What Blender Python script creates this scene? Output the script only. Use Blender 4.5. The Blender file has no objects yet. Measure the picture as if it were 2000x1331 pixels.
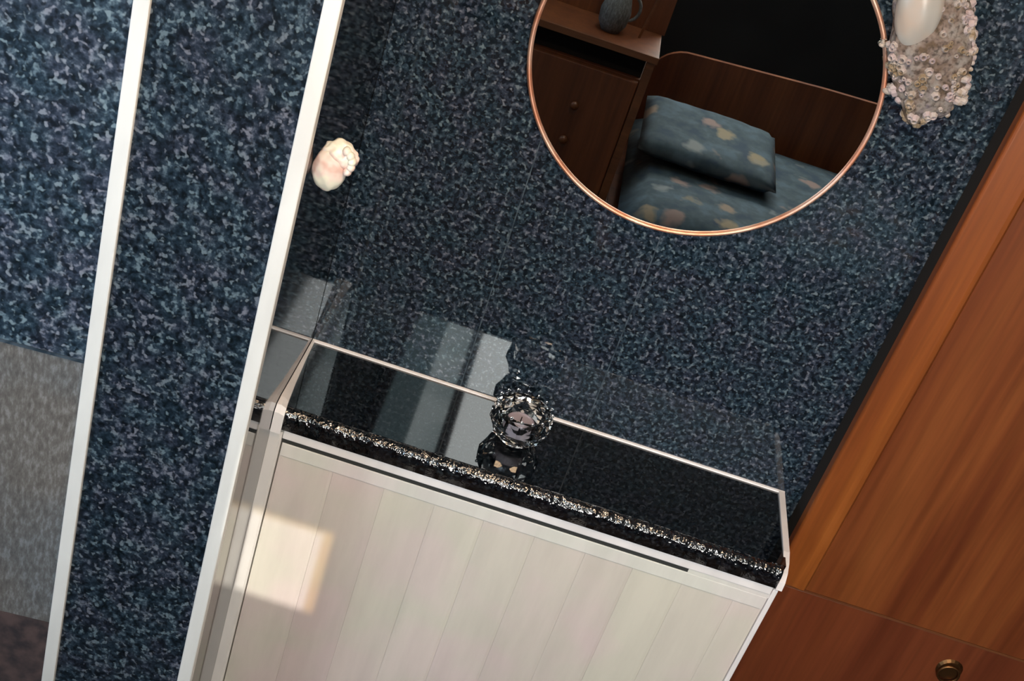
import bpy, bmesh, math, random
from mathutils import Vector, Matrix, noise
random.seed(7)
C = bpy.context.scene.collection
SC = bpy.context.scene

# ------------------------------------------------------------------ camera
ZS = 0.25                     # shelf top stands at z = 1.05
cam = bpy.data.cameras.new('camera')
cam.sensor_width = 36.0
cam.lens = 2473.95 / 2000 * 36
cam.clip_start = 0.02
co = bpy.data.objects.new('camera', cam); C.objects.link(co)
R = ((0.95039547, 0.30958374, 0.03010596), (0.13369863, -0.49399039, 0.8591264), (0.28084361, -0.81248471, -0.51087715))
co.matrix_world = Matrix(((R[0][0], -R[0][1], -R[0][2], 0.18613),
                          (R[1][0], -R[1][1], -R[1][2], -1.30245),
                          (R[2][0], -R[2][1], -R[2][2], 1.66242 + ZS), (0, 0, 0, 1)))
SC.camera = co
# ------------------------------------------------------------------ world, lights, exposure
w = bpy.data.worlds.new('world'); SC.world = w; w.use_nodes = True
w.node_tree.nodes['Background'].inputs[0].default_value = (0.5, 0.6, 0.75, 1)
w.node_tree.nodes['Background'].inputs[1].default_value = 0.15
SC.view_settings.view_transform = 'Standard'
SC.view_settings.look = 'None'
SC.view_settings.gamma = 1
SC.view_settings.exposure = 0.16
SC.view_settings.use_curve_mapping = False

def sunlamp():
    l = bpy.data.lights.new('sun', 'SUN'); l.energy = 4.4; l.angle = math.radians(0.35); l.color = (1.0, 0.94, 0.84)
    o = bpy.data.objects.new('sun', l); C.objects.link(o)
    o.rotation_euler = Vector((0, math.cos(math.radians(55)), -math.sin(math.radians(55)))).to_track_quat('-Z', 'Y').to_euler()
sunlamp()
def area(name, loc, aim, sx, sy, power, col):
    l = bpy.data.lights.new(name, 'AREA'); l.shape = 'RECTANGLE'; l.size = sx; l.size_y = sy
    l.energy = power; l.color = col
    o = bpy.data.objects.new(name, l); C.objects.link(o); o.location = loc
    o.rotation_euler = (Vector(aim) - Vector(loc)).to_track_quat('-Z', 'Y').to_euler()
    return o
area('added_ceiling_glow', (0.30, -0.62, 2.065), (0.30, -0.18, 1.0), 0.50, 0.14, 7.0, (1.0, 0.64, 0.36))  # unseen lamp added for sparkle on the shelf edge and fill
area('added_rear_key', (0.55, -2.53, 1.66), (0.35, 0.0, 1.2), 1.30, 0.50, 36.0, (1.0, 0.97, 0.93))  # unseen source added as frontal key light
area('added_side_fill', (-0.93, -1.25, 1.60), (-0.2, -0.3, 1.35), 0.5, 0.4, 8.0, (0.62, 0.80, 1.0))  # unseen bluish fill added to brighten the left wall

# ------------------------------------------------------------------ helpers
def mat(name, build=None, **k):
    m = bpy.data.materials.new(name); m.use_nodes = True
    nt = m.node_tree; b = nt.nodes['Principled BSDF']
    for kk, v in k.items():
        b.inputs[kk.replace('_', ' ')].default_value = v
    if build: build(nt, b)
    return m
def N(nt, t, **k):
    n = nt.nodes.new(t)
    for a, v in k.items(): setattr(n, a, v)
    return n
def ramp(nt, fac, stops):
    r = N(nt, 'ShaderNodeValToRGB'); e = r.color_ramp.elements
    while len(e) < len(stops): e.new(0.5)
    for i, (p, c) in enumerate(stops):
        e[i].position = p; e[i].color = (c[0], c[1], c[2], 1)
    nt.links.new(fac, r.inputs[0]); return r.outputs[0]
def coords(nt, scale=(1, 1, 1), rot=(0, 0, 0)):
    t = N(nt, 'ShaderNodeTexCoord'); mp = N(nt, 'ShaderNodeMapping')
    mp.inputs['Scale'].default_value = scale; mp.inputs['Rotation'].default_value = rot
    nt.links.new(t.outputs['Object'], mp.inputs[0]); return mp.outputs[0]
def noi(nt, vec, scale, detail=2, rough=0.5, dist=0):
    n = N(nt, 'ShaderNodeTexNoise'); n.inputs['Scale'].default_value = scale
    n.inputs['Detail'].default_value = detail; n.inputs['Roughness'].default_value = rough
    n.inputs['Distortion'].default_value = dist
    nt.links.new(vec, n.inputs['Vector']); return n
def mixc(nt, f, a, b, mode='MIX'):
    m = N(nt, 'ShaderNodeMix', data_type='RGBA', blend_type=mode)
    for s, v in ((0, f), (6, a), (7, b)):
        if isinstance(v, (int, float)): m.inputs[s].default_value = v
        elif isinstance(v, tuple): m.inputs[s].default_value = (v[0], v[1], v[2], 1)
        else: nt.links.new(v, m.inputs[s])
    return m.outputs[2]
def bump(nt, b, h, strength, dist):
    n = N(nt, 'ShaderNodeBump'); n.inputs['Strength'].default_value = strength; n.inputs['Distance'].default_value = dist
    nt.links.new(h, n.inputs['Height']); nt.links.new(n.outputs[0], b.inputs['Normal'])

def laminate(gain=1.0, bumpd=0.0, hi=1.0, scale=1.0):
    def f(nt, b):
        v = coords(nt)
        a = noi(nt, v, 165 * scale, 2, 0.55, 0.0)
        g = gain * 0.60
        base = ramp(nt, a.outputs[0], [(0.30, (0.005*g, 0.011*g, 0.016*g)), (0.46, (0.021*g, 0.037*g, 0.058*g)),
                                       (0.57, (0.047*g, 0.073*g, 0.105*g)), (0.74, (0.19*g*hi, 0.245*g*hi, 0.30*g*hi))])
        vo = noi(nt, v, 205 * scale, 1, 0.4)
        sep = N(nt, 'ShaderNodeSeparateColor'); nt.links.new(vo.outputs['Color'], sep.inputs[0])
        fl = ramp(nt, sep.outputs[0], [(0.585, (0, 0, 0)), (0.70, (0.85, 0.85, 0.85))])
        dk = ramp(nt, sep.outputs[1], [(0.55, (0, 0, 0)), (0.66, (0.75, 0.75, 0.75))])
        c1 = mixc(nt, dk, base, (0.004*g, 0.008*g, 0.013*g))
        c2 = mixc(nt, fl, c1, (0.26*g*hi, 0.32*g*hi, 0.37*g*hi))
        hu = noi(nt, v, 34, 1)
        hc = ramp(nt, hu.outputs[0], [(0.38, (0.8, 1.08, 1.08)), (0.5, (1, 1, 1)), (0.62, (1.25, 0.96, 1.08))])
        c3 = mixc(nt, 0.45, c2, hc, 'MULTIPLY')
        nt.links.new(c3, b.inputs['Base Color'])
        if bumpd:
            bn = noi(nt, v, 110, 2, 0.6)
            bump(nt, b, bn.outputs[0], 1.0, bumpd)
    return f
M = {}
M['lam'] = mat('blue_flecked_laminate', laminate(), Roughness=0.035, IOR=1.7)
M['lam_face'] = mat('blue_flecked_laminate_matt', laminate(0.86), Roughness=0.30, IOR=1.4)
M['lam_out'] = mat('blue_flecked_laminate_lit', laminate(1.35, 0, 1.0, 0.85), Roughness=0.32, IOR=1.45)  # same laminate, painted paler for the extra light on the left
M['lam_dark'] = mat('polished_dark_worktop', laminate(0.08), Roughness=0.02, IOR=2.05)
M['lam_nose'] = mat('pebbled_dark_worktop_edge', laminate(0.15, 0.0035), Roughness=0.10, IOR=2.0)
M['joint'] = mat('slate_joint_strip', lambda nt, b: nt.links.new(ramp(nt, noi(nt, coords(nt), 90, 3).outputs[0], [(0.4, (0.02, 0.035, 0.05)), (0.62, (0.06, 0.085, 0.11))]), b.inputs['Base Color']), Roughness=0.4)  # colours the rim line of the painted reflection
def white(c, s=0.04):
    def f(nt, b):
        n = noi(nt, coords(nt, (1, 1, 0.3)), 25, 3)
        nt.links.new(ramp(nt, n.outputs[0], [(0.35, tuple(x*(1-s*3) for x in c)), (0.65, c)]), b.inputs['Base Color'])
    return f
M['trim'] = mat('white_plastic_trim', white((0.80, 0.80, 0.76)), Roughness=0.35)
M['post'] = mat('cream_painted_post', white((0.80, 0.77, 0.73)), Roughness=0.45)
M['bead'] = mat('white_sealing_bead', white((0.88, 0.85, 0.84)), Roughness=0.25)
M['cream'] = mat('cream_plastic', white((0.86, 0.80, 0.62)), Roughness=0.3)
M['rocker'] = mat('off_white_plastic', white((0.86, 0.82, 0.78)), Roughness=0.3)
def beige(c):
    def f(nt, b):
        n = noi(nt, coords(nt, (1, 1, 0.15)), 30, 4, 0.6)
        m2 = noi(nt, coords(nt), 9, 2)
        a = ramp(nt, n.outputs[0], [(0.35, (c[0]*0.90, c[1]*0.90, c[2]*0.90)), (0.65, c)])
        h = ramp(nt, m2.outputs[0], [(0.4, (0.96, 1.0, 0.96)), (0.6, (1.03, 0.98, 1.02))])
        nt.links.new(mixc(nt, 1.0, a, h, 'MULTIPLY'), b.inputs['Base Color'])
    return f
for i, c in enumerate([(0.70, 0.635, 0.575), (0.71, 0.655, 0.58), (0.69, 0.615, 0.565)]):
    M['beige%d' % i] = mat('beige_painted_board_%d' % i, beige(c), Roughness=0.5)
M['rail'] = mat('pale_beige_rail', beige((0.76, 0.73, 0.69)), Roughness=0.45)
def wood(c1, c2, c3, vert=True, sc=1.0):
    def f(nt, b):
        s = (26*sc, 26*sc, 1.3*sc) if vert else (1.3*sc, 26*sc, 26*sc)
        n = noi(nt, coords(nt, s), 1.0, 4, 0.6, 0.35)
        n2 = noi(nt, coords(nt, tuple(x*5 for x in s)), 1.0, 2, 0.6)
        a = ramp(nt, n.outputs[0], [(0.32, c1), (0.5, c2), (0.68, c3)])
        g = ramp(nt, n2.outputs[0], [(0.35, (0.86, 0.84, 0.82)), (0.65, (1.08, 1.06, 1.05))])
        nt.links.new(mixc(nt, 1.0, a, g, 'MULTIPLY'), b.inputs['Base Color'])
    return f
M['wood'] = mat('red_brown_veneer', wood((0.125, 0.031, 0.010), (0.175, 0.049, 0.014), (0.225, 0.070, 0.019)), Roughness=0.32)
M['wood_low'] = mat('red_brown_veneer_lower', wood((0.105, 0.025, 0.010), (0.140, 0.036, 0.014), (0.175, 0.047, 0.017)), Roughness=0.32)
M['wood_edge'] = mat('orange_lipping', wood((0.19, 0.050, 0.012), (0.245, 0.070, 0.014), (0.29, 0.090, 0.018)), Roughness=0.33)
M['wood_line'] = mat('pale_wood_lipping', wood((0.12, 0.04, 0.014), (0.15, 0.052, 0.018), (0.18, 0.065, 0.022), False), Roughness=0.4)
M['wood_dim'] = mat('dark_brown_wood', wood((0.095, 0.026, 0.009), (0.14, 0.040, 0.013), (0.18, 0.056, 0.017)), Roughness=0.45)
M['gap'] = mat('black_shadow_gap', None, Base_Color=(0.006, 0.004, 0.003, 1), Roughness=0.9)
M['gap_shade'] = mat('dark_grey_gap_shade', None, Base_Color=(0.03, 0.032, 0.03, 1), Roughness=0.7)  # colour for the shade in the gap below the lip
M['copper'] = mat('copper_rim', lambda nt, b: nt.links.new(ramp(nt, noi(nt, coords(nt), 22, 2).outputs[0], [(0.4, (0.75, 0.33, 0.20)), (0.6, (0.85, 0.55, 0.42))]), b.inputs['Base Color']), Metallic=0.75, Roughness=0.42)
M['mirror'] = mat('silvered_glass', None, Base_Color=(0.50, 0.53, 0.52, 1), Metallic=1.0, Roughness=0.006)
M['brass'] = mat('dull_brass', None, Base_Color=(0.22, 0.11, 0.045, 1), Metallic=1.0, Roughness=0.4)
M['glass'] = mat('clear_cut_glass', None, Base_Color=(0.93, 0.96, 0.96, 1), Transmission_Weight=1.0, Roughness=0.04, IOR=1.40)
def clear(nt, b):
    t = N(nt, 'ShaderNodeBsdfTransparent'); g = N(nt, 'ShaderNodeBsdfGlossy'); g.inputs['Roughness'].default_value = 0.02
    m = N(nt, 'ShaderNodeMixShader'); m.inputs[0].default_value = 0.06
    nt.links.new(t.outputs[0], m.inputs[1]); nt.links.new(g.outputs[0], m.inputs[2])
    nt.links.new(m.outputs[0], nt.nodes['Material Output'].inputs[0])
M['wax'] = mat('lilac_wax', None, Base_Color=(0.42, 0.37, 0.42, 1), Roughness=0.4)
M['clear'] = mat('clear_pane', clear)
M['amber'] = mat('amber_tint', clear)  # added tint that colours the sun patch fringe
for n_ in M['amber'].node_tree.nodes:
    if n_.type == 'BSDF_TRANSPARENT': n_.inputs[0].default_value = (0.80, 0.68, 0.44, 1)
def streaked_grey(nt, b):
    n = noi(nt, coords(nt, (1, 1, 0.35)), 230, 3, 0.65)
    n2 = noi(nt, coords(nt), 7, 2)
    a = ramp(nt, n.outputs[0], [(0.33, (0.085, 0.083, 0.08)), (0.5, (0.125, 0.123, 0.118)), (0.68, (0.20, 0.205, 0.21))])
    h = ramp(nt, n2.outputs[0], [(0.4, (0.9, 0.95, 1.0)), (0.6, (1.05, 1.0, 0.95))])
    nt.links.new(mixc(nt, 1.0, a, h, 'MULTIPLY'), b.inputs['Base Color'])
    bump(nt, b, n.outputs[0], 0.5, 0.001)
M['streaked_grey'] = mat('streaked_grey_tone', streaked_grey, Roughness=0.9)  # grey of the reflection painted on the outer wall; the jug shares it
M['low_reflection'] = mat('painted_floor_reflection', lambda nt, b: nt.links.new(ramp(nt, noi(nt, coords(nt), 60, 3).outputs[0], [(0.35, (0.03, 0.026, 0.03)), (0.65, (0.095, 0.065, 0.062))]), b.inputs['Base Color']), Roughness=0.6)  # floor reflection put into a plain brown colour
def fabric(nt, b):
    v = coords(nt)
    n = noi(nt, v, 16, 3, 0.6)
    a = ramp(nt, n.outputs[0], [(0.35, (0.022, 0.042, 0.068)), (0.5, (0.042, 0.066, 0.080)), (0.65, (0.060, 0.095, 0.125))])
    d = noi(nt, v, 22, 2)
    vv = N(nt, 'ShaderNodeVectorMath', operation='MULTIPLY_ADD')
    nt.links.new(d.outputs['Color'], vv.inputs[0]); vv.inputs[1].default_value = (0.06, 0.06, 0.06)
    nt.links.new(v, vv.inputs[2])
    vo = N(nt, 'ShaderNodeTexVoronoi'); vo.inputs['Scale'].default_value = 10.5
    nt.links.new(vv.outputs[0], vo.inputs['Vector'])
    m = ramp(nt, vo.outputs['Distance'], [(0.20, (1, 1, 1)), (0.34, (0, 0, 0))])
    sp = N(nt, 'ShaderNodeSeparateColor'); nt.links.new(vo.outputs['Color'], sp.inputs[0])
    fc = ramp(nt, sp.outputs[0], [(0.3, (0.21, 0.15, 0.135)), (0.6, (0.22, 0.18, 0.115)), (0.9, (0.15, 0.18, 0.20))])
    nt.links.new(mixc(nt, m, a, fc), b.inputs['Base Color'])
M['fabric'] = mat('blue_floral_fabric', fabric, Roughness=0.9)
M['piping'] = mat('dark_blue_piping', None, Base_Color=(0.02, 0.04, 0.06, 1), Roughness=0.8)
M['dark'] = mat('near_black_lining', lambda nt, b: nt.links.new(ramp(nt, noi(nt, coords(nt), 3, 2).outputs[0], [(0.4, (0.004, 0.005, 0.007)), (0.6, (0.010, 0.012, 0.014))]), b.inputs['Base Color']), Roughness=0.9)
M['ceil'] = mat('cream_ceiling', white((0.5, 0.47, 0.42)), Roughness=0.8)
M['floor'] = mat('dark_brown_floor', wood((0.03, 0.015, 0.008), (0.05, 0.025, 0.012), (0.07, 0.035, 0.016), True, 0.5), Roughness=0.6)
def shellm(nt, b):
    v = coords(nt)
    n = noi(nt, v, 45, 3, 0.6); n2 = noi(nt, v, 230, 2)
    a = ramp(nt, n.outputs[0], [(0.36, (0.09, 0.06, 0.035)), (0.46, (0.17, 0.13, 0.11)), (0.56, (0.22, 0.20, 0.18)), (0.68, (0.14, 0.12, 0.14))])
    g = ramp(nt, n2.outputs[0], [(0.33, (0.35, 0.32, 0.30)), (0.5, (1, 1, 1)), (0.7, (1.2, 1.2, 1.2))])
    nt.links.new(mixc(nt, 1.0, a, g, 'MULTIPLY'), b.inputs['Base Color'])
    bump(nt, b, n2.outputs[0], 0.6, 0.002)
M['shell'] = mat('encrusted_shell', shellm, Roughness=0.7)
M['barn'] = mat('barnacle', lambda nt, b: nt.links.new(ramp(nt, noi(nt, coords(nt), 60, 2).outputs[0], [(0.40, (0.26, 0.20, 0.13)), (0.5, (0.44, 0.40, 0.38)), (0.62, (0.42, 0.35, 0.36))]), b.inputs['Base Color']), Roughness=0.65)
M['nacre'] = mat('smooth_pale_shell', lambda nt, b: nt.links.new(ramp(nt, noi(nt, coords(nt), 30, 2).outputs[0], [(0.4, (0.38, 0.38, 0.36)), (0.6, (0.43, 0.37, 0.32))]), b.inputs['Base Color']), Roughness=0.3)
M['pinkshell'] = mat('pale_pink_shell', lambda nt, b: nt.links.new(ramp(nt, noi(nt, coords(nt), 55, 2).outputs[0], [(0.36, (0.72, 0.50, 0.44)), (0.48, (0.84, 0.72, 0.66)), (0.6, (0.86, 0.85, 0.72))]), b.inputs['Base Color']), Roughness=0.3)
M['tan'] = mat('tan_shell', None, Base_Color=(0.5, 0.36, 0.25, 1), Roughness=0.4)
M['day1'] = mat('bright_daylight_pane', None, Base_Color=(0.1, 0.1, 0.1, 1), Emission_Color=(0.95, 1.0, 0.98, 1), Emission_Strength=22.0)
M['day2'] = mat('dim_daylight_pane', lambda nt, b: nt.links.new(ramp(nt, noi(nt, coords(nt), 7, 1).outputs[0], [(0.35, (0.55, 0.68, 0.68)), (0.62, (0.8, 0.92, 0.92))]), b.inputs['Emission Color']), Base_Color=(0.1, 0.1, 0.1, 1), Emission_Strength=11.0)
M['added_dim_strip'] = mat('added_dim_hatch_glow', None, Base_Color=(0.2, 0.25, 0.26, 1), Emission_Color=(0.6, 0.85, 0.9, 1), Emission_Strength=2.6, Roughness=0.9)  # added dim glow that fades the hatch reflection leftwards
M['diff'] = mat('added_source_glow', None, Base_Color=(0.9, 0.9, 0.9, 1), Emission_Color=(1, 0.95, 0.88, 1), Emission_Strength=3.0)  # glow of the added rear window and ceiling lamp

def tag(o, label=None, cat=None, group=None, kind=None):
    if label: o['label'] = label
    if cat: o['category'] = cat
    if group: o['group'] = group
    if kind: o['kind'] = kind
    return o
def empty(name, loc, label, cat, group=None):
    o = bpy.data.objects.new(name, None); C.objects.link(o); o.location = loc; o.empty_display_size = 0.05
    return tag(o, label, cat, group)
def wloc(o):
    v = Vector((0, 0, 0))
    while o: v += o.location; o = o.parent
    return v
def obj(name, bm, m, parent=None, smooth=False, bev=0.0, seg=2, origin=None):
    """bm is in world coordinates"""
    if bev:
        bmesh.ops.bevel(bm, geom=bm.edges[:], offset=bev, segments=seg, profile=0.5, affect='EDGES')
    off = wloc(parent) if parent else Vector((0, 0, 0))
    lo = Vector(origin) - off if origin is not None else Vector((0, 0, 0))
    bmesh.ops.translate(bm, verts=bm.verts, vec=-(off + lo))
    bmesh.ops.recalc_face_normals(bm, faces=bm.faces)
    me = bpy.data.meshes.new(name); bm.to_mesh(me); bm.free()
    me.materials.append(M[m] if isinstance(m, str) else m)
    if smooth:
        for p in me.polygons: p.use_smooth = True
    o = bpy.data.objects.new(name, me); C.objects.link(o); o.location = lo
    if parent: o.parent = parent
    return o
def box(x0, x1, y0, y1, z0, z1, bm=None):
    bm = bm or bmesh.new()
    vs = [bm.verts.new(p) for p in ((x0,y0,z0),(x1,y0,z0),(x1,y1,z0),(x0,y1,z0),(x0,y0,z1),(x1,y0,z1),(x1,y1,z1),(x0,y1,z1))]
    for f in ((0,3,2,1),(4,5,6,7),(0,1,5,4),(1,2,6,5),(2,3,7,6),(3,0,4,7)): bm.faces.new([vs[i] for i in f])
    return bm
def prism(pts, axis, a, b, bm=None):
    """polygon pts in the plane normal to axis ('x': (y,z); 'y': (x,z); 'z': (x,y)), extruded a..b"""
    bm = bm or bmesh.new()
    def P(p, t): return (t, p[0], p[1]) if axis == 'x' else (p[0], t, p[1]) if axis == 'y' else (p[0], p[1], t)
    A = [bm.verts.new(P(p, a)) for p in pts]; B = [bm.verts.new(P(p, b)) for p in pts]
    bm.faces.new(A); bm.faces.new(B[::-1])
    for i in range(len(pts)):
        j = (i + 1) % len(pts); bm.faces.new((A[i], B[i], B[j], A[j]))
    return bm
def lathe(prof, c, n, bm=None, close=False):
    bm = bm or bmesh.new(); rings = []
    for r, z in prof:
        rings.append([bm.verts.new((c[0] + r*math.cos(2*math.pi*i/n), c[1] + r*math.sin(2*math.pi*i/n), c[2] + z)) for i in range(n)])
    for a, b in zip(rings, rings[1:]):
        for i in range(n):
            j = (i + 1) % n; bm.faces.new((a[i], a[j], b[j], b[i]))
    bm.faces.new(rings[0][::-1]); bm.faces.new(rings[-1])
    return bm
def squ(p):
    return Vector((math.copysign(abs(p.x)**0.62, p.x), p.y, math.copysign(abs(p.z)**1.1, p.z)))
def blob(c, rad, sub=3, amp=0.0, freq=20, seed=0, bm=None, rot=None, sq=False):
    bm = bm or bmesh.new()
    r = bmesh.ops.create_icosphere(bm, subdivisions=sub, radius=1.0)
    for v in r['verts']:
        p = v.co.normalized()
        k = 1 + amp * noise.noise(Vector((p.x*freq + seed, p.y*freq, p.z*freq)))
        if sq: p = squ(p)
        q = Vector((p.x*rad[0]*k, p.y*rad[1]*k, p.z*rad[2]*k))
        if rot: q = rot @ q
        v.co = q + Vector(c)
    return bm

# ================================================================== SETTING
Zt = 1.05                     # shelf top
ZC = 2.10                     # ceiling height
# back wall: laminate panels with flush joint strips
seams = [0.0, 0.033, 0.190, 0.352, 0.506, 0.652, 0.80, 1.30]
wb = obj('wall_back', box(-0.90, 1.32, 0.004, 0.05, 0.0, ZC), 'gap'); tag(wb, 'wall of dark blue flecked laminate behind the round mirror', kind='structure')
edges = [0.0, 0.190, 0.352, 0.70, 1.30]
for a, b in zip(edges, edges[1:]):
    obj('panel', box(a + 0.0004, b - 0.0004, 0.0, 0.006, 0.0, ZC), 'lam', wb)
for x in (0.190, 0.352):
    obj('joint_strip', box(x - 0.0007, x + 0.0007, -0.0003, 0.006, Zt, ZC), 'joint', wb)
# left partition: gloss side turned to the alcove, flecked face to the room
wl = obj('wall_left', box(-0.152, -0.0005, -0.296, -0.0, 0.0, ZC), 'gap'); tag(wl, 'narrow partition of dark blue flecked laminate left of the shelf', kind='structure')
M['lam_side'] = mat('blue_flecked_laminate_gloss_shaded', laminate(0.24), Roughness=0.05, IOR=1.65)  # same laminate, darkened in colour for the dim grazing light
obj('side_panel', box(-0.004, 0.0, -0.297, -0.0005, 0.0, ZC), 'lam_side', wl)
obj('face_panel', box(-0.154, -0.003, -0.300, -0.295, 0.0, ZC), 'lam_face', wl)
t = obj('trim_1', box(-0.0135, 0.0015, -0.3045, -0.292, 0.0, ZC), 'trim', bev=0.0012); tag(t, 'white corner strip between the flecked partition face and the shelf alcove', kind='structure')
t = obj('trim_2', box(-0.168, -0.1535, -0.3045, -0.290, 0.0, ZC), 'trim', bev=0.0012); tag(t, 'white strip nearest the left edge of the frame', kind='structure')
# outer left wall, turned five degrees
def turn(bm, ang=math.atan(0.09)):
    bmesh.ops.rotate(bm, verts=bm.verts, cent=(-0.168, -0.300, 0), matrix=Matrix.Rotation(ang, 3, 'Z')); return bm
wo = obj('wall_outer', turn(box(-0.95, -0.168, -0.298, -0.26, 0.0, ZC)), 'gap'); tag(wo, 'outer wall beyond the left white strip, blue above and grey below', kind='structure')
obj('upper_panel', turn(box(-0.95, -0.168, -0.3015, -0.296, 0.893 + ZS, ZC)), 'lam_out', wo)
o = obj('painted_reflection', turn(box(-0.95, -0.168, -0.3015, -0.296, 0.527 + ZS, 0.8925 + ZS)), 'streaked_grey', wo); o['label'] = 'grey panel painting a reflection in the laminate'  # reflection in the gloss laminate, painted as a grey panel
obj('reflection_edge', turn(box(-0.95, -0.168, -0.3028, -0.297, 0.8915 + ZS, 0.8945 + ZS)), 'joint', wo)  # rim line of the painted reflection
bl = obj('floor_reflection_panel', turn(box(-0.95, -0.168, -0.3025, -0.297, 0.0, 0.5265 + ZS)), 'low_reflection'); tag(bl, 'dark plum brown panel painting a floor reflection low on the outer wall', kind='structure')  # dark floor reflection painted as a panel
# rest of the room
tag(obj('floor', box(-1.0, 1.35, -2.62, 0.05, -0.04, 0.0), 'floor'), 'dark brown floor', kind='structure')
sx_, sy_ = (0.0008, 0.1020), (-1.0925, -0.9890)      # little roof light that throws the sun patch on the boards
cb = bmesh.new()
box(-1.0, sx_[0], -2.62, 0.05, ZC, ZC + 0.008, cb); box(sx_[1], 1.35, -2.62, 0.05, ZC, ZC + 0.008, cb)
box(sx_[0], sx_[1], -2.62, sy_[0], ZC, ZC + 0.008, cb); box(sx_[0], sx_[1], sy_[1], 0.05, ZC, ZC + 0.008, cb)
tag(obj('ceiling', cb, 'ceil'), 'cream ceiling', kind='structure')
wn = obj('window_3', bmesh.new(), 'trim'); tag(wn, 'small square roof light that throws the sun patch on the beige boards', kind='structure')
fb = bmesh.new()
box(sx_[0] - 0.012, sx_[0], sy_[0] - 0.012, sy_[1] + 0.012, ZC - 0.006, ZC - 0.0004, fb); box(sx_[1], sx_[1] + 0.012, sy_[0] - 0.012, sy_[1] + 0.012, ZC - 0.006, ZC - 0.0004, fb)
box(sx_[0], sx_[1], sy_[0] - 0.012, sy_[0], ZC - 0.006, ZC - 0.0004, fb); box(sx_[0], sx_[1], sy_[1], sy_[1] + 0.012, ZC - 0.006, ZC - 0.0004, fb)
obj('frame', fb, 'trim', wn)
obj('pane', box(sx_[0], sx_[1] - 0.012, sy_[0], sy_[1] - 0.0095, ZC + 0.002, ZC + 0.004), 'clear', wn)
o = obj('added_tint_strip', box(sx_[1] - 0.0119, sx_[1], sy_[0], sy_[1], ZC + 0.002, ZC + 0.004, box(sx_[0], sx_[1] - 0.012, sy_[1] - 0.0094, sy_[1], ZC + 0.002, ZC + 0.004)), 'amber', wn); o['label'] = 'added amber strip tinting the edge of the sun patch'  # added to give the sun patch its cream fringe
tag(obj('wall_right', box(1.30, 1.35, -2.6, 0.0, 0.0, ZC), 'dark'), 'dark wall beyond the wooden cabinet', kind='structure')
tag(obj('wall_rear', box(-1.0, 1.35, -2.62, -2.56, 0.0, ZC), 'dark'), 'near black wall behind the sofa in the mirror', kind='structure')

# ================================================================== VANITY SHELF CABINET
vc = empty('vanity_cabinet', (0.305, -0.075, 0.0), 'beige boarded cabinet front below the dark polished shelf', 'cabinet')
PF = -0.150                   # front plane of the boards
zz = lambda z: z + ZS
obj('carcass', box(0.001, 0.604, -0.138, -0.0005, 0.0, zz(0.771)), 'rail', vc)
js = [0.016, 0.081, 0.143, 0.204, 0.264, 0.326, 0.388, 0.446, 0.506, 0.569, 0.604]
for i, (a, b) in enumerate(zip(js, js[1:])):
    bm = prism([(a + 0.0002, -0.137), (a + 0.0001, PF + 0.0005), (a + 0.0035, PF + 0.0001*(i % 3)), (b - 0.0035, PF + 0.0001*(i % 3)), (b - 0.0001, PF + 0.0005), (b - 0.0002, -0.137)], 'z', 0.06, zz(0.7345))
    obj('board', bm, 'beige%d' % ((i*2 + i//3) % 3), vc)
obj('top_rail', box(0.016, 0.604, PF - 0.0012, -0.137, zz(0.735), zz(0.7542)), 'rail', vc, bev=0.0012)
o = obj('top_lip', prism([(-0.137, zz(0.7605)), (PF - 0.0025, zz(0.7605)), (PF - 0.0025, zz(0.7735)), (-0.137, zz(0.7735))], 'x', 0.0149, 0.6040), 'bead', vc, bev=0.0012); o['label'] = 'white lip under the shelf'
obj('gap_shade', box(0.016, 0.506, PF - 0.0008, -0.137, zz(0.7545), zz(0.7603)), 'gap_shade', vc)  # dark strip painting the shade of the gap under the lip
obj('rail_end', box(0.5055, 0.6045, PF - 0.0012, -0.137, zz(0.7543), zz(0.7605)), 'rail', vc)
o = obj('corner_post', prism([(0.0001, -0.137), (0.0001, PF - 0.004), (0.0120, PF - 0.004), (0.0145, PF - 0.002), (0.0145, -0.137)], 'z', 0.0, zz(0.7695)), 'post', vc); o['label'] = 'pale left corner post'
obj('edge_strip', box(0.6045, 0.6105, PF - 0.003, -0.0005, 0.0, zz(0.7700)), 'bead', vc, bev=0.001)
obj('plinth', box(0.016, 0.604, -0.146, -0.137, 0.0, 0.0595), 'wood_low', vc)

ws = empty('worktop_shelf', (0.305, -0.075, zz(0.7738)), 'black polished shelf with sparkling front edge under the blue wall', 'shelf')
# flat polished top
top = bmesh.new(); box(0.004, 0.608, -0.1430, -0.001, zz(0.7738), zz(0.800), top)
obj('top', top, 'lam_dark', ws)
# rolled front edge, bumpy
pr = []
Rn = 0.011
for i in range(13):
    a = math.pi/2 * i/12
    pr.append((-0.1435 - Rn*math.sin(a), zz(0.800) - Rn + Rn*math.cos(a)))
pr = pr + [(-0.1435 - Rn, zz(0.7738)), (-0.1435, zz(0.7738))]
bm = bmesh.new(); rows = []
NX = 260
for k in range(NX + 1):
    x = 0.0075 + (0.6055 - 0.0075)*k/NX
    row = []
    for j, (y, z) in enumerate(pr):
        d = 0.0
        if 0 < j < len(pr) - 2:
            d = 0.0014*noise.noise(Vector((x*42, y*42, z*42))) + 0.0008*noise.noise(Vector((x*100, y*100, z*100)))
        row.append(bm.verts.new((x, y - d*0.7, z + d*0.5)))
    rows.append(row)
n = len(pr)
for a, b in zip(rows, rows[1:]):
    for j in range(n):
        jj = (j + 1) % n; bm.faces.new((a[j], b[j], b[jj], a[jj]))
bm.faces.new(rows[0]); bm.faces.new(rows[-1][::-1])
o = obj('rolled_edge', bm, 'lam_nose', ws, smooth=True); o['label'] = 'sparkling pebbled front edge'
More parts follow.
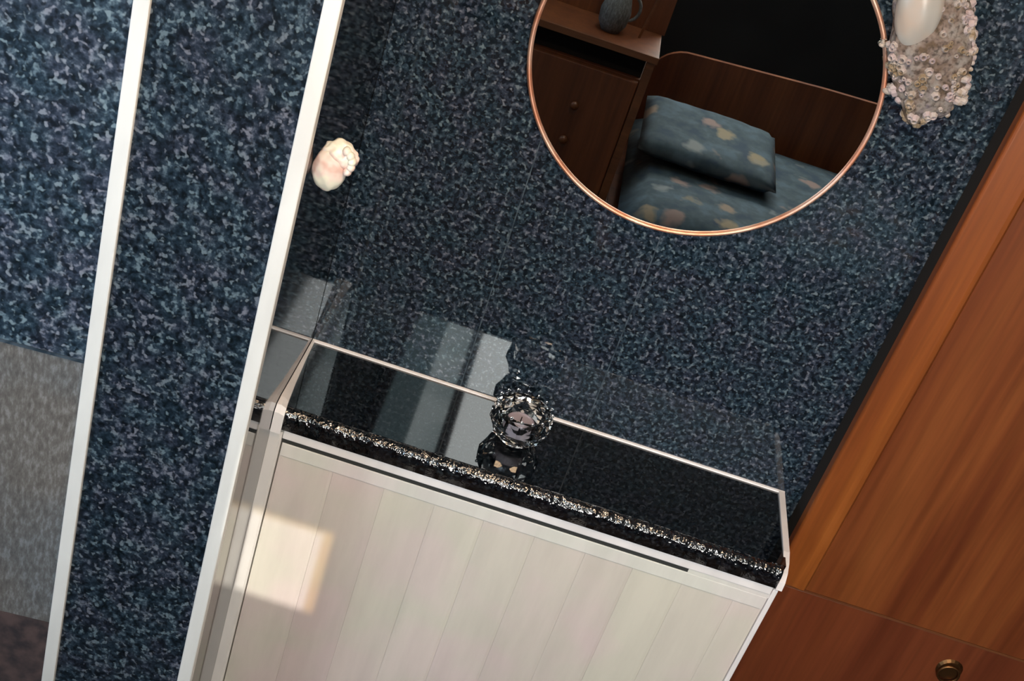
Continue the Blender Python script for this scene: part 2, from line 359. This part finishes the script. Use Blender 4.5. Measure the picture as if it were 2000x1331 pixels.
obj('back_bead', prism([(-0.0005, zz(0.8002)), (-0.0035, zz(0.8002)), (-0.0028, zz(0.8022)), (-0.0005, zz(0.8030))], 'x', 0.0005, 0.613), 'bead', ws)
# left bead widening towards the front
def loft(secs):
    bm = bmesh.new(); rs = [[bm.verts.new(p) for p in s] for s in secs]
    for a, b in zip(rs, rs[1:]):
        for i in range(len(a)):
            j = (i + 1) % len(a); bm.faces.new((a[i], a[j], b[j], b[i]))
    bm.faces.new(rs[0]); bm.faces.new(rs[-1][::-1]); return bm
sec = []
for y, wd, h in ((-0.0006, 0.0035, 0.0025), (-0.05, 0.0050, 0.004), (-0.10, 0.0075, 0.006), (-0.140, 0.0105, 0.008), (-0.153, 0.0120, 0.006)):
    sec.append([(0.0006, y, zz(0.790)), (wd, y, zz(0.790)), (wd, y, zz(0.800) + h*0.5), (wd*0.5, y, zz(0.800) + h), (0.0006, y, zz(0.800) + h)])
sec.append([(0.0006, -0.1585, zz(0.770)), (0.0125, -0.1585, zz(0.770)), (0.0125, -0.1585, zz(0.796)), (0.006, -0.1585, zz(0.798)), (0.0006, -0.1585, zz(0.798))])
obj('left_bead', loft(sec), 'bead', ws)
# right bead runs forward, rounds the corner, drops down the end
pts = [(-0.0006, 0.0025), (-0.05, 0.0025), (-0.09, 0.0025), (-0.118, 0.0020), (-0.134, -0.0015), (-0.146, -0.0075), (-0.1535, -0.016), (-0.1555, -0.027)]
bm = bmesh.new()
R0 = [(0.6060, 0.6125)]
rs = []
for i, (y, z) in enumerate(pts):
    a = pts[max(i-1, 0)]; b = pts[min(i+1, len(pts)-1)]
    t = Vector((b[0]-a[0], b[1]-a[1])).normalized(); nn = Vector((t.y, -t.x)) * 0.006
    rs.append([bm.verts.new(p) for p in ((0.6055, y, zz(0.8)+z), (0.6130, y, zz(0.8)+z), (0.6130, y - nn.x, zz(0.8)+z - nn.y), (0.6055, y - nn.x, zz(0.8)+z - nn.y))])
for a, b in zip(rs, rs[1:]):
    for i in range(4):
        j = (i + 1) % 4; bm.faces.new((a[i], a[j], b[j], b[i]))
bm.faces.new(rs[0]); bm.faces.new(rs[-1][::-1])
obj('right_bead', bm, 'bead', ws)

# ================================================================== WOODEN CABINET ON THE RIGHT
wc = empty('wooden_cabinet', (0.95, -0.03, 0.0), 'tall orange brown wooden cabinet to the right of the shelf', 'cabinet')
XL = 0.634
obj('carcass', box(0.6345, 1.295, -0.034, -0.0005, 0.0, ZC - 0.005), 'gap', wc)
# rounded orange stile
st = [(XL, -0.034), (XL, -0.0465)]
for i in range(7):
    a = math.pi/2*i/6; st.append((XL + 0.004 - 0.004*math.cos(a), -0.0465 - 0.0045*math.sin(a)))
st += [(XL + 0.030, -0.0515), (XL + 0.036, -0.0535), (XL + 0.041, -0.0530), (XL + 0.044, -0.0495), (XL + 0.044, -0.034)]
obj('stile', prism(st, 'z', zz(0.7055), ZC - 0.005), 'wood_edge', wc)
obj('upper_panel', box(XL + 0.044, 1.295, -0.0500, -0.034, zz(0.7055), ZC - 0.005), 'wood', wc)
lp = obj('drawer_front', box(XL, 1.295, -0.0500, -0.034, zz(0.42), zz(0.7020)), 'wood_low', wc, bev=0.0008)
obj('drawer_front', box(XL, 1.295, -0.0500, -0.034, zz(0.10), zz(0.4170)), 'wood_low', wc, bev=0.0008)
obj('lipping', box(XL + 0.002, 1.295, -0.0508, -0.034, zz(0.7022), zz(0.7052)), 'wood_line', wc)
obj('plinth', box(XL + 0.01, 1.295, -0.045, -0.034, 0.0, zz(0.095)), 'gap', wc)
# brass disc and ring added for a faint glint on the drawer
pz = zz(0.655); px = 0.893
bm = bmesh.new()
bmesh.ops.create_cone(bm, cap_ends=True, segments=20, radius1=0.017, radius2=0.014, depth=0.003, matrix=Matrix.Translation((px, -0.0516, pz)) @ Matrix.Rotation(math.pi/2, 4, 'X'))
glint_disc = obj('glint_disc', bm, 'brass', wc)
bm = bmesh.new(); n1, n2 = 28, 8
ring = [[bm.verts.new((px + (0.013 + 0.0018*math.cos(2*math.pi*j/n2))*math.cos(2*math.pi*i/n1), -0.0555 + 0.0018*math.sin(2*math.pi*j/n2), pz - 0.004 + (0.013 + 0.0018*math.cos(2*math.pi*j/n2))*math.sin(2*math.pi*i/n1))) for j in range(n2)] for i in range(n1)]
for i in range(n1):
    for j in range(n2):
        bm.faces.new((ring[i][j], ring[(i+1) % n1][j], ring[(i+1) % n1][(j+1) % n2], ring[i][(j+1) % n2]))
obj('ring', bm, 'brass', glint_disc, smooth=True)

# ================================================================== ROUND MIRROR
mc = (0.3305, 1.2685 + ZS); ra, rb = 0.1835, 0.1800
rm = empty('round_mirror', (mc[0], 0, mc[1]), 'round mirror with thin copper rim on the blue flecked wall', 'mirror')
bm = bmesh.new(); n = 128
f1 = [bm.verts.new((mc[0] + (ra-0.001)*math.cos(2*math.pi*i/n), -0.0065, mc[1] + (rb-0.001)*math.sin(2*math.pi*i/n))) for i in range(n)]
f2 = [bm.verts.new((v.co.x, -0.0005, v.co.z)) for v in f1]
bm.faces.new(f1); bm.faces.new(f2[::-1])
for i in range(n): bm.faces.new((f1[i], f2[i], f2[(i+1) % n], f1[(i+1) % n]))
obj('glass', bm, 'mirror', rm)
bm = bmesh.new(); rr = 0.0029; n2 = 10
ring = [[bm.verts.new((mc[0] + (ra + rr*math.cos(2*math.pi*j/n2))*math.cos(2*math.pi*i/n), -0.0058 + 1.6*rr*math.sin(2*math.pi*j/n2), mc[1] + (rb + rr*math.cos(2*math.pi*j/n2))*math.sin(2*math.pi*i/n))) for j in range(n2)] for i in range(n)]
for i in range(n):
    for j in range(n2):
        bm.faces.new((ring[i][j], ring[(i+1) % n][j], ring[(i+1) % n][(j+1) % n2], ring[i][(j+1) % n2]))
obj('rim', bm, 'copper', rm, smooth=True)

# ================================================================== SHELLS
# big encrusted shell right of the mirror
es = empty('encrusted_shell', (0.540, -0.0, 1.30 + ZS), 'large pale shell crusted with barnacles, right of the round mirror', 'shell')
cx, cz = 0.5290, 1.3745 + ZS
rot = Matrix.Rotation(math.radians(-24), 3, 'Y')
body = blob((cx, -0.019, cz), (0.0385, 0.0185, 0.078), 5, 0.16, 2.6, 3.1, rot=rot, sq=True)
for v in body.verts:
    if v.co.y > -0.0004: v.co.y = -0.0004
obj('body', body, 'shell', es, smooth=True)
lob = blob((0.5010, -0.028, 1.4060 + ZS), (0.0225, 0.016, 0.040), 4, 0.06, 2.0, 1.0, rot=Matrix.Rotation(math.radians(-12), 3, 'Y'))
o = obj('lobe', lob, 'nacre', es, smooth=True); o['label'] = 'smooth white lobe'
bm = bmesh.new(); cnt = 0
while cnt < 190:
    th = random.uniform(0, 2*math.pi); u = random.uniform(-1, 1)
    s = math.sqrt(1 - u*u); p = Vector((s*math.cos(th), s*math.sin(th), u))
    if p.y > 0.25: continue
    sp_ = squ(p); pos = rot @ Vector((sp_.x*0.0385, sp_.y*0.0185, sp_.z*0.078))
    k = 1 + 0.16*noise.noise(Vector((p.x*2.6 + 3.1, p.y*2.6, p.z*2.6)))
    wp = pos*k + Vector((cx, -0.019, cz))
    if wp.x < 0.518 and wp.z > 1.368 + ZS: continue
    if wp.y > -0.004: continue
    nr = (rot @ Vector((p.x/0.0385, p.y/0.0185, p.z/0.078))).normalized()
    q = nr.to_track_quat('Z', 'Y').to_matrix()
    r0 = random.uniform(0.0020, 0.0050); h = r0*random.uniform(0.7, 1.2); m = 8
    prof = [(r0*1.15, -0.001), (r0*0.8, h*0.8), (r0*0.62, h), (r0*0.45, h*0.7), (r0*0.38, 0.0001)]
    rg = [[bm.verts.new(wp + q @ Vector((r*math.cos(2*math.pi*i/m), r*math.sin(2*math.pi*i/m), z))) for i in range(m)] for r, z in prof]
    for a, b in zip(rg, rg[1:]):
        for i in range(m): bm.faces.new((a[i], a[(i+1) % m], b[(i+1) % m], b[i]))
    cnt += 1
o = obj('barnacles', bm, 'barn', es); tag(o, kind='stuff')
# small pale shell on the partition side
py_, pz_ = -0.2642, 1.1596 + ZS
ss = empty('pink_shell', (0.0, py_, pz_ - 0.02), 'small pale pink shell stuck to the dark partition beside the white strip', 'shell')
bm = blob((0.0155, py_, pz_ - 0.003), (0.0155, 0.012, 0.0210), 4, 0.08, 2.4, 5.0)
for v in bm.verts: v.co.x = max(v.co.x, 0.0003)
obj('body', bm, 'pinkshell', ss, smooth=True)
bm = blob((0.0215, py_ + 0.003, pz_ + 0.0115), (0.0165, 0.011, 0.0155), 4, 0.20, 2.6, 9.0)
for v in bm.verts: v.co.x = max(v.co.x, 0.0003)
obj('spire', bm, 'pinkshell', ss, smooth=True)
bm = bmesh.new()
for i in range(5):
    a = -0.6 + i*0.42
    blob((0.0215 + 0.0135*math.cos(a), py_ - 0.004, pz_ + 0.010 + 0.013*math.sin(a)), (0.0040, 0.0050, 0.0044), 2, 0.1, 3, i, bm)
obj('ridge', bm, 'pinkshell', ss, smooth=True)
# tiny shells along the mirror rim
def tiny(x, z, r, m, label, tall=1.2):
    e = empty('tiny_shell', (x, 0, z - r), label, 'shell', None)
    bm = bmesh.new()
    for k in range(5):
        rk = r*(1 - 0.17*k)
        blob((x + 0.0012*math.sin(k*1.7), -0.0095 - r*0.2 - 0.0006*k, z + (k - 1.5)*r*0.42*tall), (rk, rk*0.9, rk*0.62), 2, 0.08, 3, k + x*50, bm)
    obj('whorl', bm, m, e, smooth=True)
    obj('foot', box(x - r*0.5, x + r*0.5, -0.0095, -0.0003, z - r*0.5, z + r*0.5), m, e, bev=0.0006)
tiny(0.4865, 1.3600 + ZS, 0.0036, 'nacre', 'tiny white shell on the copper rim beside the smooth lobe')
tiny(0.5045, 1.3440 + ZS, 0.0058, 'tan', 'tiny tan shell wedged between the copper rim and the big shell')
tiny(0.5115, 1.3190 + ZS, 0.0056, 'nacre', 'lowest tiny cream shell by the copper rim', 1.0)

# ================================================================== CUT GLASS HOLDER
gx, gy = 0.2700, -0.068; GS = 1.18
gl = empty('glass_tealight_holder', (gx, gy, zz(0.8001)), 'clear cut glass tealight holder on the black polished shelf', 'holder')
prof = [(GS*r_, GS*z_) for r_, z_ in [(0.016, 0.0), (0.019, 0.003), (0.027, 0.010), (0.0315, 0.019), (0.0325, 0.028), (0.030, 0.0365), (0.0275, 0.0385), (0.0245, 0.0370), (0.023, 0.030), (0.022, 0.018), (0.017, 0.0125), (0.009, 0.0105)]]
bm = bmesh.new(); n = 12; rings = []
for k, (r, z) in enumerate(prof):
    rings.append([bm.verts.new((gx + r*(1.0 if (i + k) % 2 else 0.955)*math.cos(2*math.pi*(i + 0.0)/n), gy + r*(1.0 if (i + k) % 2 else 0.955)*math.sin(2*math.pi*i/n), zz(0.8002) + z)) for i in range(n)])
for a, b in zip(rings, rings[1:]):
    for i in range(n):
        j = (i + 1) % n
        if i % 2: bm.faces.new((a[i], a[j], b[i])); bm.faces.new((a[j], b[j], b[i]))
        else: bm.faces.new((a[i], a[j], b[j])); bm.faces.new((a[i], b[j], b[i]))
bm.faces.new(rings[0][::-1]); bm.faces.new(rings[-1])
obj('bowl', bm, 'glass', gl)
bm = bmesh.new(); m = 16
for i in range(m):
    a = 2*math.pi*i/m
    bmesh.ops.create_icosphere(bm, subdivisions=1, radius=0.0022, matrix=Matrix.Translation((gx + GS*0.0285*math.cos(a), gy + GS*0.0285*math.sin(a), zz(0.8002) + GS*0.0402)))
obj('beaded_rim', bm, 'glass', gl)
cd = obj('candle', lathe([(0.0155, 0), (0.0165, 0.001), (0.0165, 0.013), (0.0155, 0.0135), (0.0150, 0.0115)], (gx, gy, zz(0.8002) + GS*0.0127), 24), 'wax', gl, smooth=False); cd['label'] = 'pale lilac candle'
obj('wick', box(gx - 0.0006, gx + 0.0006, gy - 0.0006, gy + 0.0006, zz(0.8002) + GS*0.0127 + 0.0115, zz(0.8002) + GS*0.0127 + 0.018), 'gap', cd)

# ================================================================== BEHIND THE CAMERA (seen in the mirror and the gloss)
# sideboard, reflected at the left of the mirror
DZ = ZS
sbd = empty('sideboard', (0.0, -1.80, 0.0), 'dark wooden sideboard with open niche, reflected at the left of the mirror', 'cabinet')
cxr = 0.392; fy = -1.60
obj('body', box(-0.60, cxr, -2.05, fy - 0.016, 0.30, 0.722 + DZ), 'wood_dim', sbd)
obj('door_panel', box(-0.60, cxr - 0.022, fy - 0.016, fy, 0.30, 0.718 + DZ), 'wood_dim', sbd, bev=0.002)
obj('end_stile', box(cxr - 0.020, cxr, fy - 0.016, fy + 0.004, 0.28, 0.778 + DZ), 'wood_line', sbd, bev=0.001)
obj('recess', box(-0.60, cxr - 0.02, -2.05, fy - 0.03, 0.7225 + DZ, 0.776 + DZ), 'gap', sbd)
obj('counter', box(-0.62, cxr + 0.004, -2.06, fy + 0.006, 0.7765 + DZ, 0.7920 + DZ), 'wood_dim', sbd, bev=0.002)
obj('lip', box(-0.62, cxr + 0.004, fy + 0.0062, fy + 0.009, 0.7765 + DZ, 0.7920 + DZ), 'wood_line', sbd)
obj('niche_back', box(-0.60, cxr + 0.01, -2.06, -1.78, 0.7925 + DZ, 1.25 + DZ), 'wood_dim', sbd)
for zk in (0.62, 0.53):
    bm = blob((0.245, fy + 0.008, zk + DZ), (0.011, 0.009, 0.011), 3)
    obj('knob', bm, 'wood_line', sbd, smooth=True)
# items on its counter
def vase(name, x, y, prof, m, label, cat):
    e = empty(name, (x, y, 0.7925 + DZ), label, cat)
    return e, obj('body', lathe(prof, (x, y, 0.7925 + DZ), 24), m, e, smooth=True)
vs, _ = vase('grey_jug', 0.268, -1.68, [(0.022, 0), (0.034, 0.02), (0.037, 0.05), (0.028, 0.085), (0.020, 0.10), (0.024, 0.12)], 'streaked_grey', 'pale grey jug reflected at the top left of the mirror', 'jug')
bm = bmesh.new(); hr = []
for i in range(9):
    a = -math.pi/2 + math.pi*i/8
    c = Vector((0.268 + 0.030 + 0.024*math.cos(a), -1.68, 0.7925 + DZ + 0.065 + 0.030*math.sin(a)))
    hr.append([bm.verts.new(c + Vector((0.004*math.cos(t)*math.cos(a), 0.004*math.sin(t), 0.004*math.cos(t)*math.sin(a)))) for t in [2*math.pi*j/6 for j in range(6)]])
for a, b in zip(hr, hr[1:]):
    for j in range(6): bm.faces.new((a[j], a[(j+1) % 6], b[(j+1) % 6], b[j]))
bm.faces.new(hr[0]); bm.faces.new(hr[-1])
obj('handle', bm, 'streaked_grey', vs, smooth=True)
fk = empty('wooden_spatula', (0.342, -1.70, 0.7925 + DZ), 'thin wooden spatula leaning beside the grey jug in the mirror', 'spatula')
obj('shaft', prism([(0.338, 0.7925 + DZ), (0.344, 0.7925 + DZ), (0.362, 0.93 + DZ), (0.356, 0.93 + DZ)], 'y', -1.703, -1.697), 'wood_line', fk)
obj('blade', prism([(0.352, 0.93 + DZ), (0.367, 0.93 + DZ), (0.374, 0.985 + DZ), (0.354, 0.985 + DZ)], 'y', -1.702, -1.698), 'wood_line', fk)

# roof hatch behind the camera: mirrored twice, in the wall and in the shelf
wn = obj('window_1', bmesh.new(), 'trim'); tag(wn, 'two pane roof hatch mirrored in the polished wall and shelf', kind='structure')
hx = (0.020, 0.183, 0.212, 0.318); hy = (-1.90, -1.22)
fb = bmesh.new()
for a in ((hx[0] - 0.03, hx[3] + 0.03, hy[0] - 0.03, hy[0]), (hx[0] - 0.03, hx[3] + 0.03, hy[1], hy[1] + 0.03), (hx[0] - 0.03, hx[0], hy[0], hy[1]), (hx[3], hx[3] + 0.03, hy[0], hy[1]), (hx[1], hx[2], hy[0], hy[1])):
    box(a[0], a[1], a[2], a[3], ZC - 0.014, ZC - 0.0005, fb)
obj('frame', fb, 'wood_dim', wn)
obj('pane', box(0.105, hx[1], hy[0], hy[1], ZC - 0.007, ZC - 0.002), 'day2', wn)
o = obj('added_dim_strip', box(hx[0], 0.1045, hy[0], hy[1], ZC - 0.009, ZC - 0.002), 'added_dim_strip', wn)  # strip added so the reflected patch fades to the left
obj('pane', box(hx[2], hx[3], hy[0], hy[1], ZC - 0.007, ZC - 0.002), 'day1', wn)
# unseen wide window in the rear wall, added for frontal light
wn = obj('added_rear_window', bmesh.new(), 'trim'); tag(wn, 'unseen wide window added for frontal light, behind the camera above the sofa', kind='structure')
fb = bmesh.new()
for a in ((-0.13, 1.23, 1.92, 1.95), (-0.13, 1.23, 1.37, 1.40), (-0.13, -0.10, 1.40, 1.92), (1.20, 1.23, 1.40, 1.92), (0.54, 0.56, 1.40, 1.92)):
    box(a[0], a[1], -2.559, -2.535, a[2], a[3], fb)
obj('frame', fb, 'trim', wn)  # frame of the added rear window
obj('pane', box(-0.10, 0.54, -2.556, -2.551, 1.40, 1.92), 'diff', wn)  # glowing pane of the added rear window
obj('pane', box(0.56, 1.20, -2.556, -2.551, 1.40, 1.92), 'diff', wn)  # glowing pane of the added rear window

# sofa bed with floral cushions
sf = empty('sofa_bed', (0.85, -1.85, 0.0), 'wooden sofa bed with rounded back board, reflected in the round mirror', 'sofa')
sx0, sx1 = 0.405, 1.29
zs = 0.495 + DZ
obj('base', box(sx0, sx1, -2.16, -1.40, 0.0, zs - 0.13), 'wood_dim', sf)
bb = []
for i in range(9):
    a = math.pi/2*i/8; bb.append((sx0 + 0.02 + 0.10 - 0.10*math.cos(a), 0.575 + DZ + 0.085*math.sin(a)))
bb += [(0.90, 0.685 + DZ), (sx1, 0.700 + DZ), (sx1, 0.30), (sx0 + 0.02, 0.30)]
obj('back_board', prism(bb, 'y', -2.180, -2.165), 'wood_dim', sf, bev=0.001)
obj('side_board', box(sx0 - 0.012, sx0 - 0.0005, -2.16, -1.42, 0.2, zs - 0.135), 'wood_dim', sf)
def cushion(x0, x1, y0, y1, z0, z1, puff, bm=None, tilt=0, piv=None):
    bm = bm or bmesh.new(); nx = ny = 14; cxm, cym, czm = (x0+x1)/2, (y0+y1)/2, (z0+z1)/2
    v0 = len(bm.verts); grid = {}
    for s in (1, -1):
        for i in range(nx + 1):
            for j in range(ny + 1):
                u = -1 + 2*i/nx; v = -1 + 2*j/ny
                e = (1 - abs(u)**5)*(1 - abs(v)**5)
                if s == -1 and (i in (0, nx) or j in (0, ny)): grid[(s,i,j)] = grid[(1,i,j)]; continue
                hz = (z1 - z0)/2 * (0.35 + 0.65*max(e, 0)**0.35) + puff*max(e, 0)
                if i in (0, nx) or j in (0, ny): hz = 0
                p = Vector((cxm + u*(x1-x0)/2*(1 - 0.03*(1-e)), cym + v*(y1-y0)/2, czm + s*hz + 0.006*noise.noise(Vector((u*3+x0, v*3, s)))*(1 if hz else 0)))
                grid[(s,i,j)] = bm.verts.new(p)
    for s in (1, -1):
        for i in range(nx):
            for j in range(ny):
                q = [grid[(s,i,j)], grid[(s,i+1,j)], grid[(s,i+1,j+1)], grid[(s,i,j+1)]]
                bm.faces.new(q if s == 1 else q[::-1])
    if tilt:
        bmesh.ops.rotate(bm, verts=bm.verts, cent=piv, matrix=Matrix.Rotation(tilt, 3, 'X'))
    return bm
def cush_obj(name, args, label, **k):
    e = empty(name, ((args[0]+args[1])/2, (args[2]+args[3])/2, args[4]), label, 'cushion')
    obj('cover', cushion(*args, **k), 'fabric', e, smooth=True)
    return e
cush_obj('seat_cushion', (sx0 + 0.004, sx1 - 0.005, -2.15, -1.41, zs - 0.127, zs, 0.004), 'blue floral seat cushion lying along the lower mirror rim')
cush_obj('scatter_cushion', (0.425, 0.80, -2.02, -1.70, zs + 0.014, zs + 0.060, 0.006), 'blue floral scatter cushion against the back board', tilt=math.radians(-5), piv=Vector((0.5, -1.72, zs)))

# unseen ceiling lamp over the alcove, added for fill and edge sparkle
cl = empty('added_ceiling_light', (0.30, -0.62, ZC), 'unseen long white ceiling light added for fill above the alcove', 'light')
obj('added_housing', box(-0.03, 0.63, -0.71, -0.53, ZC - 0.022, ZC - 0.0005), 'trim', cl, bev=0.003)
obj('added_diffuser', box(-0.015, 0.615, -0.695, -0.545, ZC - 0.030, ZC - 0.0225), 'diff', cl)
